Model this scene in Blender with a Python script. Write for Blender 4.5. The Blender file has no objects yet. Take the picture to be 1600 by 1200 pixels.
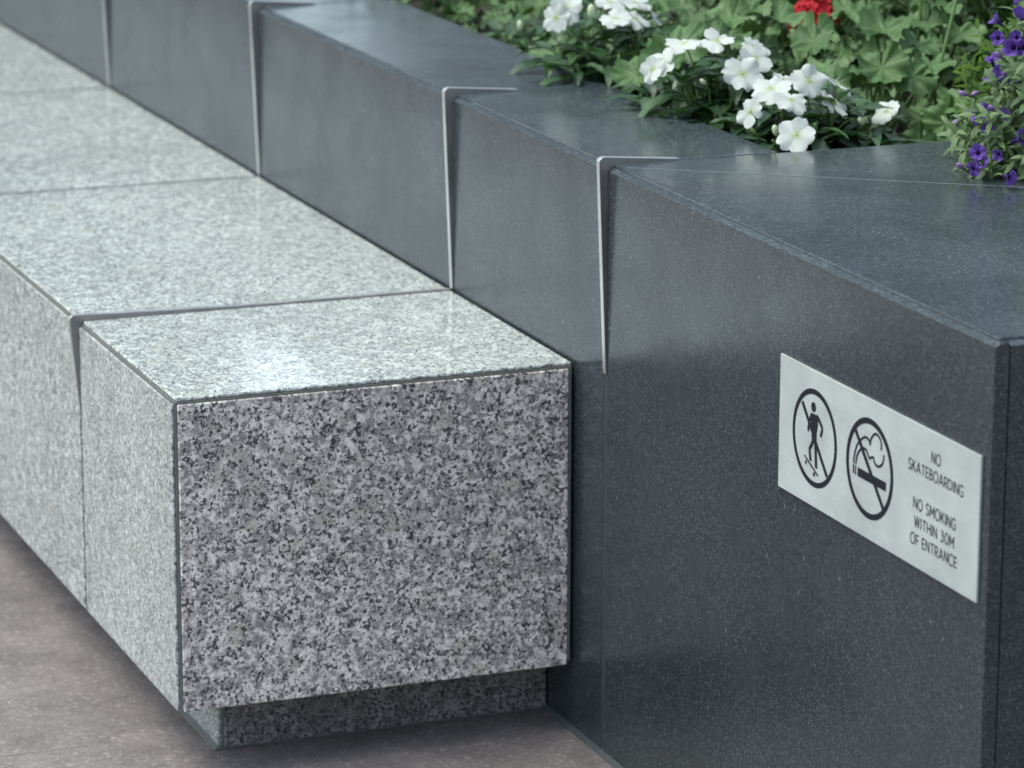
import bpy, bmesh, math, random
from mathutils import Vector, Matrix, noise
R = math.radians
random.seed(11)
scene = bpy.context.scene
COL = scene.collection

# ------------------------------------------------------------------ camera
cam = bpy.data.cameras.new('camera')
cam_o = bpy.data.objects.new('camera', cam); COL.objects.link(cam_o)
r = Vector((0.93147, -0.363815, 0.00178)); u = Vector((0.087935, 0.229879, 0.969238)); f = Vector((0.353033, 0.90266, -0.246117))
M = Matrix((r, u, -f)).transposed().to_4x4(); M.translation = Vector((-1.54008, -3.73512, 1.45005))
cam_o.matrix_world = M
cam.sensor_width = 36.0; cam.lens = 5623.0 / 1600 * 36
cam.clip_start = 0.05; cam.clip_end = 2000
cam.dof.use_dof = True; cam.dof.focus_distance = 3.80; cam.dof.aperture_fstop = 7.2; cam.dof.aperture_blades = 7
scene.camera = cam_o

# ------------------------------------------------------------------ light
SUN_AZ, SUN_EL = R(-68), R(64)          # azimuth measured from +y towards +x: the light comes over the far left
w = bpy.data.worlds.new('World'); scene.world = w; w.use_nodes = True
nt = w.node_tree; bg = nt.nodes['Background']
sky = nt.nodes.new('ShaderNodeTexSky'); sky.sky_type = 'NISHITA'; sky.sun_disc = False
sky.sun_elevation = SUN_EL; sky.sun_rotation = SUN_AZ
sky.air_density = 1.0; sky.dust_density = 3.0; sky.ozone_density = 1.0
hs = nt.nodes.new('ShaderNodeHueSaturation'); hs.inputs['Saturation'].default_value = 0.60
nt.links.new(sky.outputs[0], hs.inputs['Color']); tint = nt.nodes.new('ShaderNodeMix'); tint.data_type = 'RGBA'; tint.blend_type = 'MULTIPLY'; tint.inputs[0].default_value = 1.0
tint.inputs[7].default_value = (0.95, 1.02, 1.0, 1)
nt.links.new(hs.outputs[0], tint.inputs[6]); nt.links.new(tint.outputs[2], bg.inputs['Color'])
bg.inputs['Strength'].default_value = 0.15
sun = bpy.data.lights.new('sun', 'SUN'); sun.energy = 0.82; sun.angle = R(30); sun.color = (0.97, 1.0, 0.86)
sun_o = bpy.data.objects.new('sun', sun); COL.objects.link(sun_o)
sd = Vector((math.sin(SUN_AZ) * math.cos(SUN_EL), math.cos(SUN_AZ) * math.cos(SUN_EL), math.sin(SUN_EL)))
sun_o.rotation_euler = sd.to_track_quat('Z', 'Y').to_euler()
scene.view_settings.view_transform = 'Standard'; scene.view_settings.look = 'None'
scene.view_settings.exposure = 0.9; scene.view_settings.gamma = 1.0

# ------------------------------------------------------------------ node helpers
class NT:
    def __init__(s, name):
        s.m = bpy.data.materials.new(name); s.m.use_nodes = True
        s.t = s.m.node_tree; s.p = s.t.nodes['Principled BSDF']; s.out = s.t.nodes['Material Output']
    def n(s, typ, **kw):
        nd = s.t.nodes.new(typ)
        for k, v in kw.items(): setattr(nd, k, v)
        return nd
    def l(s, a, b): s.t.links.new(a, b)
    def ramp(s, src, stops, interp='LINEAR'):
        c = s.n('ShaderNodeValToRGB'); cr = c.color_ramp; cr.interpolation = interp
        while len(cr.elements) < len(stops): cr.elements.new(0.5)
        for e, (p, col) in zip(cr.elements, stops):
            e.position = p; e.color = (*col, 1) if isinstance(col, tuple) else (col, col, col, 1)
        s.l(src, c.inputs[0]); return c.outputs[0]
    def noise(s, vec, scale, detail=2, rough=0.5, out='Fac'):
        c = s.n('ShaderNodeTexNoise'); c.inputs['Scale'].default_value = scale
        c.inputs['Detail'].default_value = detail; c.inputs['Roughness'].default_value = rough
        if vec is not None: s.l(vec, c.inputs['Vector'])
        return c.outputs[out]
    def vor(s, vec, scale, out='Color', feature='F1', rnd=1.0):
        c = s.n('ShaderNodeTexVoronoi', feature=feature); c.inputs['Scale'].default_value = scale
        c.inputs['Randomness'].default_value = rnd
        s.l(vec, c.inputs['Vector']); return c.outputs[out]
    def math(s, op, a, b=None, clamp=False):
        c = s.n('ShaderNodeMath', operation=op, use_clamp=clamp)
        for i, x in enumerate((a, b)):
            if x is None: continue
            if isinstance(x, (int, float)): c.inputs[i].default_value = x
            else: s.l(x, c.inputs[i])
        return c.outputs[0]
    def vmath(s, op, a, b=None):
        c = s.n('ShaderNodeVectorMath', operation=op)
        for i, x in enumerate((a, b)):
            if x is None: continue
            if isinstance(x, (tuple, list)): c.inputs[i].default_value = x
            else: s.l(x, c.inputs[i])
        return c.outputs[0]
    def mix(s, fac, a, b, blend='MIX'):
        c = s.n('ShaderNodeMix', data_type='RGBA', blend_type=blend)
        for sock, x in ((c.inputs[0], fac), (c.inputs[6], a), (c.inputs[7], b)):
            if isinstance(x, (int, float)): sock.default_value = x if sock == c.inputs[0] else (x, x, x, 1)
            elif isinstance(x, tuple): sock.default_value = (*x, 1)
            else: s.l(x, sock)
        return c.outputs[2]
    def coords(s, vary=True):
        tc = s.n('ShaderNodeTexCoord').outputs['Object']
        if not vary: return tc
        oi = s.n('ShaderNodeObjectInfo').outputs['Random']
        c = s.n('ShaderNodeCombineXYZ')
        for i, k in enumerate((7.3, 11.1, 5.7)): s.l(s.math('MULTIPLY', oi, k), c.inputs[i])
        return s.vmath('ADD', tc, c.outputs[0])
    def bump(s, h, strength, dist):
        b = s.n('ShaderNodeBump'); b.inputs['Strength'].default_value = strength; b.inputs['Distance'].default_value = dist
        s.l(h, b.inputs['Height']); s.l(b.outputs[0], s.p.inputs['Normal'])
    def set(s, **kw):
        for k, v in kw.items():
            k = {'rough': 'Roughness', 'spec': 'Specular IOR Level', 'metal': 'Metallic', 'col': 'Base Color', 'ior': 'IOR', 'coat': 'Coat Weight', 'coatr': 'Coat Roughness'}[k]
            if isinstance(v, (int, float)): s.p.inputs[k].default_value = v
            elif isinstance(v, tuple): s.p.inputs[k].default_value = (*v, 1)
            else: s.l(v, s.p.inputs[k])
        return s

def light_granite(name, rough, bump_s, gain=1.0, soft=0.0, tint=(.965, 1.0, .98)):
    k = NT(name); v = k.coords()
    big = k.noise(v, 120, 4, .62)                                   # feldspar against quartz
    base = k.ramp(big, [(.40, (.27, .265, .275)), (.46, (.37, .36, .36)), (.485, (.55, .545, .54)), (.56, (.70, .69, .68)), (.64, (.82, .815, .81))])
    tan = k.n('ShaderNodeSeparateColor'); wob = k.vmath('ADD', v, k.vmath('MULTIPLY', k.noise(v, 120, 2, .5, 'Color'), (.012, .012, .012)))
    k.l(k.vor(wob, 48), tan.inputs[0])
    base = k.mix(k.math('MULTIPLY', k.math('GREATER_THAN', tan.outputs[0], .90), .6), base, (.47, .445, .41))
    base = k.mix(k.math('MULTIPLY', k.math('LESS_THAN', tan.outputs[0], .12), .55), base, (.33, .33, .345))
    clump = k.math('MULTIPLY', k.math('SUBTRACT', k.noise(v, 60, 2, .5), .5), .26)
    sp = k.math('ADD', k.noise(k.vmath('ADD', v, (3.1, 1.7, 9.2)), 240, 3, .60), clump)
    base = k.mix(k.ramp(sp, [(.548, 0.0), (.570, .95)]), base, (.028, .028, .034))
    sp2 = k.noise(k.vmath('ADD', v, (8.3, 4.4, 2.9)), 400, 2, .5)
    base = k.mix(k.ramp(sp2, [(.62, 0.0), (.645, .8)]), base, (.05, .07, .08))
    sp3 = k.noise(k.vmath('ADD', v, (1.3, 6.4, 5.9)), 330, 2, .5)
    base = k.mix(k.ramp(sp3, [(.60, 0.0), (.66, .7)]), base, (.82, .82, .82))
    base = k.mix(soft, base, (.50, .51, .505))
    drift = k.ramp(k.noise(v, 5, 3), [(.3, .9), (.7, 1.05)])
    base = k.mix(1.0, base, tint, 'MULTIPLY')
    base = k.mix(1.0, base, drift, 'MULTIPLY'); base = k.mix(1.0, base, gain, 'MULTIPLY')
    k.set(col=base, rough=k.ramp(k.noise(v, 160, 2), [(.3, rough - .06), (.7, rough + .08)]), spec=.5)
    k.bump(k.mix(.5, k.noise(v, 320, 3, .6), k.noise(v, 110, 2)), bump_s, .0012)
    return k.m

def dark_granite(name, rough, bump_s, gain=1.0):
    k = NT(name); v = k.coords()
    a = k.n('ShaderNodeSeparateColor'); k.l(k.vor(v, 560), a.inputs[0])
    base = k.ramp(a.outputs[0], [(0, (.012, .016, .021)), (.5, (.022, .028, .032)), (.8, (.031, .038, .043)), (.94, (.044, .053, .059)), (1, (.062, .072, .078))])
    gr = k.ramp(k.noise(v, 1100, 2, .7), [(.3, .75), (.7, 1.3)])
    base = k.mix(1.0, base, gr, 'MULTIPLY')
    # thin pale nicks of plagioclase, stretched upright
    mp = k.n('ShaderNodeMapping'); mp.inputs['Scale'].default_value = (1, 1, .45); mp.inputs['Rotation'].default_value = (.3, .2, 0); k.l(v, mp.inputs[0])
    d = k.n('ShaderNodeSeparateColor'); k.l(k.vor(mp.outputs[0], 130), d.inputs[0])
    dist = k.vor(mp.outputs[0], 130, 'Distance')
    fl = k.math('MULTIPLY', k.math('LESS_THAN', dist, .14), k.math('GREATER_THAN', d.outputs[1], .972))
    base = k.mix(k.math('MULTIPLY', fl, .45), base, (.26, .28, .28))
    drift = k.ramp(k.noise(v, 4, 3), [(.3, .85), (.7, 1.15)])
    base = k.mix(1.0, base, drift, 'MULTIPLY'); base = k.mix(1.0, base, gain, 'MULTIPLY')
    smear = k.noise(v, 9, 3, .6)
    k.set(col=base, rough=k.ramp(smear, [(.3, rough - .05), (.7, rough + .07)]), spec=.5)
    k.bump(k.mix(.25, k.noise(v, 40, 2), k.noise(v, 800, 1, .5)), bump_s, .0006)
    return k.m

def plain(name, col, rough, metal=0, grain=0.0, scale=300, bump=0.0):
    k = NT(name); v = k.coords()
    n1 = k.noise(v, scale, 3, .6)
    k.set(col=k.mix(1.0, col, k.ramp(n1, [(.25, 1 - grain), (.75, 1 + grain)]), 'MULTIPLY'), rough=rough, metal=metal)
    if bump: k.bump(n1, bump, .001)
    return k.m

MT = {}
MT['granite_end'] = light_granite('pale_granite_polished', .36, .14, 1.12, 0.0, (1.07, 1.0, .965))  # one granite; tint and gain per face put the light's cast into colour
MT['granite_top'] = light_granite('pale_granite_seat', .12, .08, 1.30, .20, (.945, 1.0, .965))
MT['granite_plinth'] = light_granite('pale_granite_shaded', .55, .3, .36, 0.0, (1.06, .97, 1.0))  # darker copy for the plinth end: shade under the seat put into the colour
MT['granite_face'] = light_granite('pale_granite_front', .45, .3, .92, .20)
for m_ in (MT['granite_top'],):                 # sealed, polished seat
    p_ = m_.node_tree.nodes['Principled BSDF']; p_.inputs['Coat Weight'].default_value = .55; p_.inputs['Coat Roughness'].default_value = .06
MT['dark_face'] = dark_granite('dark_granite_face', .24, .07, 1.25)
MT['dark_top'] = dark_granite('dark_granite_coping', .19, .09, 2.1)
MT['dark_edge'] = dark_granite('dark_granite_pale_edge', .30, .10, 2.4)
MT['mortar'] = plain('joint_mortar', (.155, .16, .15), .9, grain=.25, scale=500, bump=.3)
MT['dark_mortar'] = plain('dark_joint_sealant', (.07, .078, .082), .6, grain=.2, scale=300)
MT['wall_joint'] = plain('wall_joint_filler', (.042, .048, .054), .5, grain=.2, scale=300)
MT['pale_line'] = plain('hairline_filler', (.20, .22, .225), .6, grain=.3, scale=400)

def steel(name, col, rough, axis, metal=1.0):
    k = NT(name); v = k.coords()
    mp = k.n('ShaderNodeMapping'); sc = [900, 900, 900]; sc[axis] = 12; mp.inputs['Scale'].default_value = sc; k.l(v, mp.inputs[0])
    br = k.noise(mp.outputs[0], 1, 3, .6)
    cloud = k.noise(v, 22, 3, .6)
    c = k.mix(1.0, col, k.ramp(br, [(.2, .88), (.8, 1.08)]), 'MULTIPLY')
    c = k.mix(1.0, c, k.ramp(cloud, [(.3, .9), (.7, 1.05)]), 'MULTIPLY')
    k.set(col=c, metal=metal, rough=k.ramp(cloud, [(.3, rough - .05), (.7, rough + .08)]))
    k.bump(br, .12, .0004); return k.m
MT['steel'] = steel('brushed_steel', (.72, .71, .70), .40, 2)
MT['steel_side'] = steel('shaded_steel_side', (.30, .295, .30), .45, 2)
MT['plate'] = steel('satin_sign_plate', (.50, .53, .52), .5, 1, .22)
MT['ink'] = plain('black_sign_ink', (.012, .014, .018), .6, grain=.1); MT['ink'].node_tree.nodes['Principled BSDF'].inputs['Specular IOR Level'].default_value = .2

def pavement_mat():
    k = NT('pavement_stone'); v = k.coords(False)
    a = k.n('ShaderNodeSeparateColor'); k.l(k.vor(v, 260), a.inputs[0])
    base = k.ramp(a.outputs[0], [(0, (.18, .154, .155)), (.3, (.212, .184, .182)), (.8, (.235, .205, .202)), (.96, (.275, .246, .24)), (1, (.38, .345, .338))])
    base = k.mix(1.0, base, k.ramp(k.noise(v, 420, 2, .7), [(.3, .86), (.7, 1.14)]), 'MULTIPLY')
    base = k.mix(1.0, base, k.ramp(k.noise(v, 11, 4, .65), [(.3, .66), (.7, 1.14)]), 'MULTIPLY')
    base = k.mix(k.ramp(k.noise(v, 26, 4, .7), [(.56, 0.0), (.75, .4)]), base, (.16, .145, .14))
    base = k.mix(k.ramp(k.noise(v, 62, 2, .5), [(.68, 0.0), (.76, .5)]), base, (.5, .46, .45))
    sx = k.n('ShaderNodeSeparateXYZ'); k.l(v, sx.inputs[0])
    def line(c, off, period, half):
        q = k.math('PINGPONG', k.math('SUBTRACT', c, off), period / 2)
        return k.math('LESS_THAN', q, half)
    j = k.math('MAXIMUM', line(sx.outputs[1], .156, 1.2, .0012), line(sx.outputs[0], -1.0, 1.2, .0018))
    base = k.mix(k.math('MULTIPLY', j, k.ramp(k.noise(v, 14, 2), [(.4, .15), (.6, .7)])), base, (.07, .066, .066))
    k.set(col=base, rough=k.ramp(k.noise(v, 30, 3), [(.3, .5), (.7, .72)]), spec=.4)
    h = k.math('SUBTRACT', k.math('ADD', k.noise(v, 300, 3, .7), k.math('MULTIPLY', k.noise(v, 60, 2), .6)), k.math('MULTIPLY', j, .7))
    k.bump(h, .45, .0016); return k.m
MT['pavement'] = pavement_mat()

def soil_mat():
    k = NT('soil_bark'); v = k.coords(False)
    k.set(col=k.ramp(k.noise(v, 90, 4, .7), [(.3, (.008, .006, .005)), (.7, (.045, .033, .025))]), rough=.95)
    k.bump(k.noise(v, 120, 4, .7), .8, .01); return k.m
MT['soil'] = soil_mat()

def leaf_mat(name, dark, light, vein, rough, trans=.22, nv=9.0, polar=False, spec=.4):
    k = NT(name)
    at = k.n('ShaderNodeAttribute', attribute_name='luv').outputs['Vector']
    s = k.n('ShaderNodeSeparateXYZ'); k.l(at, s.inputs[0])
    U, V, T = s.outputs
    tc = k.n('ShaderNodeTexCoord').outputs['Object']
    t2 = k.math('ADD', T, k.math('MULTIPLY', k.math('SUBTRACT', k.noise(tc, 60, 3), .5), .5), True)
    base = k.mix(t2, dark, light)
    au = k.math('ABSOLUTE', U)
    if polar:   # U = angle / pi, V = radius fraction
        rib = k.math('PINGPONG', k.math('MULTIPLY', U, 3.5), .5)
        fine = k.math('MULTIPLY', k.ramp(k.math('PINGPONG', k.math('ADD', k.math('MULTIPLY', V, 6), k.math('MULTIPLY', rib, 3.2)), .5), [(0, 1.0), (.16, 0.0)]), .45)
        m = k.math('MAXIMUM', k.ramp(rib, [(0, 1.0), (.09, 0.0)]), fine)
        zone = k.ramp(V, [(.35, 0.0), (.52, .6), (.62, .6), (.75, 0.0)])
        base = k.mix(zone, base, tuple(c * .55 for c in dark))
    else:
        mid = k.ramp(au, [(0, 1.0), (.09, 0.0)])
        side = k.ramp(k.math('PINGPONG', k.math('SUBTRACT', k.math('MULTIPLY', V, nv), k.math('MULTIPLY', au, 1.6)), .5), [(0, .6), (.14, 0.0)])
        m = k.math('MAXIMUM', mid, k.math('MULTIPLY', side, .5))
    base = k.mix(k.math('MULTIPLY', m, .6), base, vein)
    geo = k.n('ShaderNodeNewGeometry')
    base = k.mix(k.math('MULTIPLY', geo.outputs['Backfacing'], .45), base, tuple(min(1, c * 1.7) for c in light))
    k.set(col=base, rough=rough, spec=spec)
    k.bump(k.math('SUBTRACT', k.noise(tc, 260, 2), m), .35, .0012)
    tr = k.n('ShaderNodeBsdfTranslucent'); k.l(k.mix(1.0, base, (1.3, 1.6, .6), 'MULTIPLY'), tr.inputs[0])
    mx = k.n('ShaderNodeMixShader'); mx.inputs[0].default_value = trans
    k.l(k.p.outputs[0], mx.inputs[1]); k.l(tr.outputs[0], mx.inputs[2]); k.l(mx.outputs[0], k.out.inputs[0])
    return k.m
MT['impatiens_leaf'] = leaf_mat('impatiens_leaf', (.012, .038, .016), (.052, .115, .036), (.11, .18, .09), .33, .10, 9, spec=.5)
MT['geranium_leaf'] = leaf_mat('geranium_leaf', (.009, .030, .009), (.080, .150, .050), (.13, .19, .09), .46, .10, polar=True, spec=.35)
MT['bell_leaf'] = leaf_mat('small_trailing_leaf', (.05, .10, .045), (.17, .25, .11), (.24, .31, .17), .45, .25, 5)
MT['shrub_leaf'] = leaf_mat('dark_shrub_leaf', (.012, .035, .018), (.045, .10, .035), (.07, .12, .05), .4, .18, 6)
MT['stem'] = plain('green_stem', (.12, .2, .06), .5, grain=.3, scale=80)

def petal_mat(name, base, edge, throat, trans, rough=.55, veins=.12):
    k = NT(name)
    at = k.n('ShaderNodeAttribute', attribute_name='luv').outputs['Vector']
    s = k.n('ShaderNodeSeparateXYZ'); k.l(at, s.inputs[0]); U, V, T = s.outputs
    c = k.mix(k.ramp(V, [(.05, 1.0), (.28, 0.0)]), base, throat)
    c = k.mix(k.math('MULTIPLY', k.ramp(V, [(.5, 0.0), (1, 1.0)]), T), c, edge)
    rib = k.ramp(k.math('PINGPONG', k.math('MULTIPLY', U, 4), .5), [(0, 1.0), (.25, 0.0)])
    c = k.mix(k.math('MULTIPLY', rib, veins), c, tuple(x * .7 for x in base))
    k.set(col=c, rough=rough, spec=.25)
    tr = k.n('ShaderNodeBsdfTranslucent'); k.l(c, tr.inputs[0])
    mx = k.n('ShaderNodeMixShader'); mx.inputs[0].default_value = trans
    k.l(k.p.outputs[0], mx.inputs[1]); k.l(tr.outputs[0], mx.inputs[2]); k.l(mx.outputs[0], k.out.inputs[0])
    return k.m
MT['white_petal'] = petal_mat('white_petal', (.66, .69, .655), (.66, .69, .65), (.46, .56, .30), .25, veins=.25)
MT['red_petal'] = petal_mat('red_petal', (.50, .014, .026), (.62, .03, .04), (.22, .006, .012), .15, veins=.3)
MT['violet_petal'] = petal_mat('violet_petal', (.12, .055, .33), (.24, .15, .46), (.03, .012, .08), .2, veins=.5)
MT['mauve_bud'] = plain('mauve_bud', (.30, .18, .42), .6, grain=.3, scale=200)
MT['flower_eye'] = plain('yellow_green_eye', (.42, .48, .16), .6, grain=.3, scale=600)
MT['white_bud'] = plain('pale_green_bud', (.62, .70, .46), .5, grain=.15, scale=200)

# ------------------------------------------------------------------ object helpers
def tag(o, label=None, cat=None, group=None, kind=None):
    if label: o['label'] = label
    if cat: o['category'] = cat
    if group: o['group'] = group
    if kind: o['kind'] = kind
    return o
def thing(name, label, cat, loc=(0, 0, 0), group=None):
    o = bpy.data.objects.new(name, None); o.location = loc; o.empty_display_size = .05
    COL.objects.link(o); return tag(o, label, cat, group)
def link(name, me, mat, parent=None):
    me.materials.append(mat); o = bpy.data.objects.new(name, me); COL.objects.link(o)
    if parent: o.parent = parent; o.location = -parent_loc(parent)
    return o
def parent_loc(p):
    v = Vector((0, 0, 0))
    while p: v += p.location; p = p.parent
    return v
def obj(name, bm, mat, parent=None, smooth=False):
    bmesh.ops.recalc_face_normals(bm, faces=bm.faces)
    me = bpy.data.meshes.new(name); bm.to_mesh(me); bm.free()
    for p in me.polygons: p.use_smooth = smooth
    return link(name, me, mat, parent)
def add_box(bm, x0, x1, y0, y1, z0, z1, bev=0.0):
    vs = [bm.verts.new((x, y, z)) for x in (x0, x1) for y in (y0, y1) for z in (z0, z1)]
    q = [(0, 1, 3, 2), (4, 6, 7, 5), (0, 4, 5, 1), (2, 3, 7, 6), (0, 2, 6, 4), (1, 5, 7, 3)]
    fs = [bm.faces.new([vs[i] for i in a]) for a in q]
    if bev: bmesh.ops.bevel(bm, geom=list({e for fc in fs for e in fc.edges}), offset=bev, segments=2, profile=.5, affect='EDGES')
def box(name, mat, parent, *a, bev=0.0):
    bm = bmesh.new(); add_box(bm, *a, bev=bev); return obj(name, bm, mat, parent)
def add_prism(bm, pts, a0, a1, axis=1, bev=0.0):
    """extrude a closed 2-D outline along an axis (0: y,z outline; 1: x,z outline; 2: x,y outline)"""
    def mk(p, a): return {0: (a, p[0], p[1]), 1: (p[0], a, p[1]), 2: (p[0], p[1], a)}[axis]
    A = [bm.verts.new(mk(p, a0)) for p in pts]; B = [bm.verts.new(mk(p, a1)) for p in pts]
    fs = [bm.faces.new(A), bm.faces.new(B[::-1])]
    n = len(pts)
    for i in range(n): fs.append(bm.faces.new([A[i], B[i], B[(i + 1) % n], A[(i + 1) % n]]))
    if bev:
        bmesh.ops.recalc_face_normals(bm, faces=fs)
        bmesh.ops.bevel(bm, geom=list({e for fc in fs for e in fc.edges}), offset=bev, segments=2, profile=.5, affect='EDGES')
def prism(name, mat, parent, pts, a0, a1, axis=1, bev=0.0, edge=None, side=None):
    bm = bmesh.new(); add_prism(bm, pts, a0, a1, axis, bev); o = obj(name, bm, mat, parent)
    if side:                                    # flanks take a darker steel: their shade is put into the colour
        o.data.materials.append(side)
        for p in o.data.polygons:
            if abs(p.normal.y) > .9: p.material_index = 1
    if edge:                                    # arris: the sloping faces take a paler granite
        o.data.materials.append(edge)
        for p in o.data.polygons:
            if p.area > 1e-5 and .3 < p.normal.z < .97: p.material_index = 1
    return o

# ------------------------------------------------------------------ dimensions
W, H0, HB = .484, .083, .450
Z, T, L = .698, .212, .983
JW = [-.088, .410, 1.217, 2.050, 2.870, 3.690, 4.510, 5.330, 6.150, 7.6]
JB = [0.0] + JW[1:]
GAP = .0055

# ------------------------------------------------------------------ ground
bm = bmesh.new(); add_box(bm, -60, 60, -40, 120, -.2, 0)
tag(obj('pavement', bm, MT['pavement']), kind='structure')

# ------------------------------------------------------------------ office block across the square, mirrored in the polished seat
ob = thing('office_building', 'tall pale office block far across the square, seen only mirrored in the polished bench top', 'building', (3, 66, 0))
TX0, TX1, TY0, TY1, TH = -16.0, 17.2, 57.5, 75.0, 52.0
MT['facade'] = plain('pale_facade_stone', (.34, .37, .37), .6, grain=.08, scale=2)
MT['window'] = plain('window_glass', (.10, .14, .15), .08, grain=.05, scale=2)
box('wall', MT['facade'], ob, TX0, TX1, TY0, TY1, 0, TH)
box('roof', MT['facade'], ob, TX0 - .4, TX1 + .0, TY0 - .4, TY1 + .4, TH, TH + 1.2)
for fl_ in range(12):
    bm = bmesh.new(); z0 = 2.5 + fl_ * 4.1
    for i in range(11): add_box(bm, TX0 + .8 + i * 2.95, TX0 + 2.95 + i * 2.95, TY0 - .12, TY0 + .05, z0, z0 + 2.6)
    obj('window', bm, MT['window'], ob)

ob = thing('office_building', 'dark office block added out of view across the square to darken the reflection in the coping', 'building', (45, 68, 0))  # unseen block, added to darken what the coping mirrors
MT['dark_facade'] = plain('dark_facade_stone', (.14, .16, .17), .6, grain=.08, scale=2)
box('wall', MT['dark_facade'], ob, 27.0, 66, 57, 78, 0, 22)
box('roof', MT['dark_facade'], ob, 26.7, 66.4, 56.6, 78.4, 22, 23)
for fl_ in range(5):
    bm = bmesh.new(); z0 = 2.5 + fl_ * 4.1
    for i in range(13): add_box(bm, 27.9 + i * 2.9, 29.9 + i * 2.9, 56.88, 57.05, z0, z0 + 2.6)
    obj('window', bm, MT['window'], ob)

# ------------------------------------------------------------------ planter
pl = thing('planter_wall', 'long dark polished granite planter wall with steel fins in its joints', 'planter', (0, 0, 0))
XE = 1.75
# core behind the slabs, seen only in the open joints
bm = bmesh.new()
add_box(bm, .004, T - .02, -L + .003, JW[-1], .0, Z - .012)
add_box(bm, T - .018, XE - .02, -L + .02, JW[0] - .02, .0, Z - .012)
add_box(bm, XE - .018, XE + .2, -L + .02, JW[-1], .0, Z - .012)
add_box(bm, T - .018, XE - .02, JW[-1] - .2, JW[-1], .0, Z - .012)
obj('mortar_core', bm, MT['dark_mortar'], pl)
CH = [(0, .004), (0, Z - .0066), (.0062, Z - .0030), (.0145, Z - .0030), (.0145, .004)]
ys = [-L] + JW
for i in range(len(ys) - 1):
    a, b = ys[i], ys[i + 1]
    a2 = a + (.0 if i == 0 else GAP); b2 = b - GAP
    prism('face_panel', MT['dark_face'], pl, CH, a2, b2, 1, bev=.0007, edge=MT['dark_edge'])
# coping: the wide end slab, then one slab per face panel
def coping(x0, x1, y0, y1): return box('coping_slab', MT['dark_top'], pl, x0, x1, y0, y1, Z - .030, Z, bev=.0012)
coping(.0070, XE + .2, -L + .0070, JW[0] - .0022)
for i in range(len(JW) - 1):
    coping(.0070, T, JW[i] + .0022, JW[i + 1] - .0022)
coping(XE - .02, XE + .2, JW[0] + .0022, JW[-1])
# end face, with the same open mitre at its corner
EP = [(-L, .004), (-L, Z - .0066), (-L + .0062, Z - .0030), (-L + .0145, Z - .0030), (-L + .0145, .004)]
prism('end_panel', MT['dark_face'], pl, EP, .0158, XE + .18, 0, bev=.0007, edge=MT['dark_edge'])
# fine joint crossing the end slab and the sealant at the foot of the wall
bm = bmesh.new()
d = Vector((.327, -.235)).normalized(); nn = Vector((-d.y, d.x)) * .0006
p0 = Vector((.013, -.1115)); p1 = p0 + d * .60
add_prism(bm, [tuple(p0 - nn), tuple(p1 - nn), tuple(p1 + nn), tuple(p0 + nn)], Z - .001, Z + .00035, 2)
obj('joint_line', bm, MT['pale_line'], pl)
bm = bmesh.new(); add_prism(bm, [(-.0055, .0005), (-.001, .006), (.003, .006), (.003, .0005)], -L, JW[-1])
obj('base_sealant', bm, MT['dark_mortar'], pl)
# vertical joint filler flush under every fin
for y in JW[:-1]:
    bm = bmesh.new(); add_box(bm, .0006, .006, y - GAP + .0004, y + GAP - .0004, .006, Z - .01)
    obj('joint_filler', bm, MT['wall_joint'], pl)
def fin_profile(zb):
    P = [(.006, zb), (-.0016, zb), (-.0112, Z - .004)]
    c = (-.0052, Z + .0035)
    for k in range(5):
        t = R(190 - 25 * k); P.append((c[0] + .0062 * math.cos(t), c[1] + .0062 * math.sin(t)))
    P += [(.086, Z + .0022), (.0885, Z + .0004), (.0885, Z - .006), (.006, Z - .006)]
    return P
for i, y in enumerate(JW[:-1]):
    # the fin ends in the joint: its leg tapers to nothing just above bench height
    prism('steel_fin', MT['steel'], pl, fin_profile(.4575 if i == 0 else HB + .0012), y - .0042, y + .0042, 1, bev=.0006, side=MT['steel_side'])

# ------------------------------------------------------------------ bench
be = thing('granite_bench', 'pale speckled granite bench standing against the dark planter wall', 'bench', (-W / 2, 0, 0))
bm = bmesh.new(); add_box(bm, -W + .0035, -.004, .0035, JB[-1], H0 + .004, HB - .0045)
obj('mortar_core', bm, MT['mortar'], be)
for i in range(len(JB) - 1):
    a, b = JB[i], JB[i + 1]
    a2 = a + (.0055 if i == 0 else .0042 if i == 1 else .0062); b2 = b - (.0042 if i == 0 else .0062)
    box('seat_slab', MT['granite_top'], be, -W + .0055, -.0035, a2, b2, HB - .0040, HB, bev=.0014)
    box('front_panel', MT['granite_face'], be, -W, -W + .0034, a2, b2, H0, HB - .0066, bev=.0015)
box('end_panel', MT['granite_end'], be, -W + .0062, -.0085, 0, .0034, H0, HB - .0068, bev=.0016)
MT['seat_sealant'] = plain('dark_seat_sealant', (.05, .055, .055), .7, grain=.2, scale=300)
for y in JB[2:-1]:
    box('joint_sealant', MT['seat_sealant'], be, -W + .002, -.0036, y - .0061, y + .0061, HB - .02, HB - .0006)
# plinth set back under the seat
box('mortar_core', MT['mortar'], be, -.408, -.003, .088, JB[-1], 0, H0 + .004)
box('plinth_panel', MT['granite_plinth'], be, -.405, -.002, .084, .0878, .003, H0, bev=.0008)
for a, b in zip([.084] + JB[1:-1], JB[1:]):
    box('plinth_panel', MT['granite_face'], be, -.4125, -.4082, a + .006, b - .002, .003, H0, bev=.0008)
bm = bmesh.new(); add_prism(bm, [(-.4185, .0004), (-.4128, .005), (-.408, .005), (-.408, .0004)], .086, JB[-1])
obj('base_sealant', bm, MT['mortar'], be)
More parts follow.
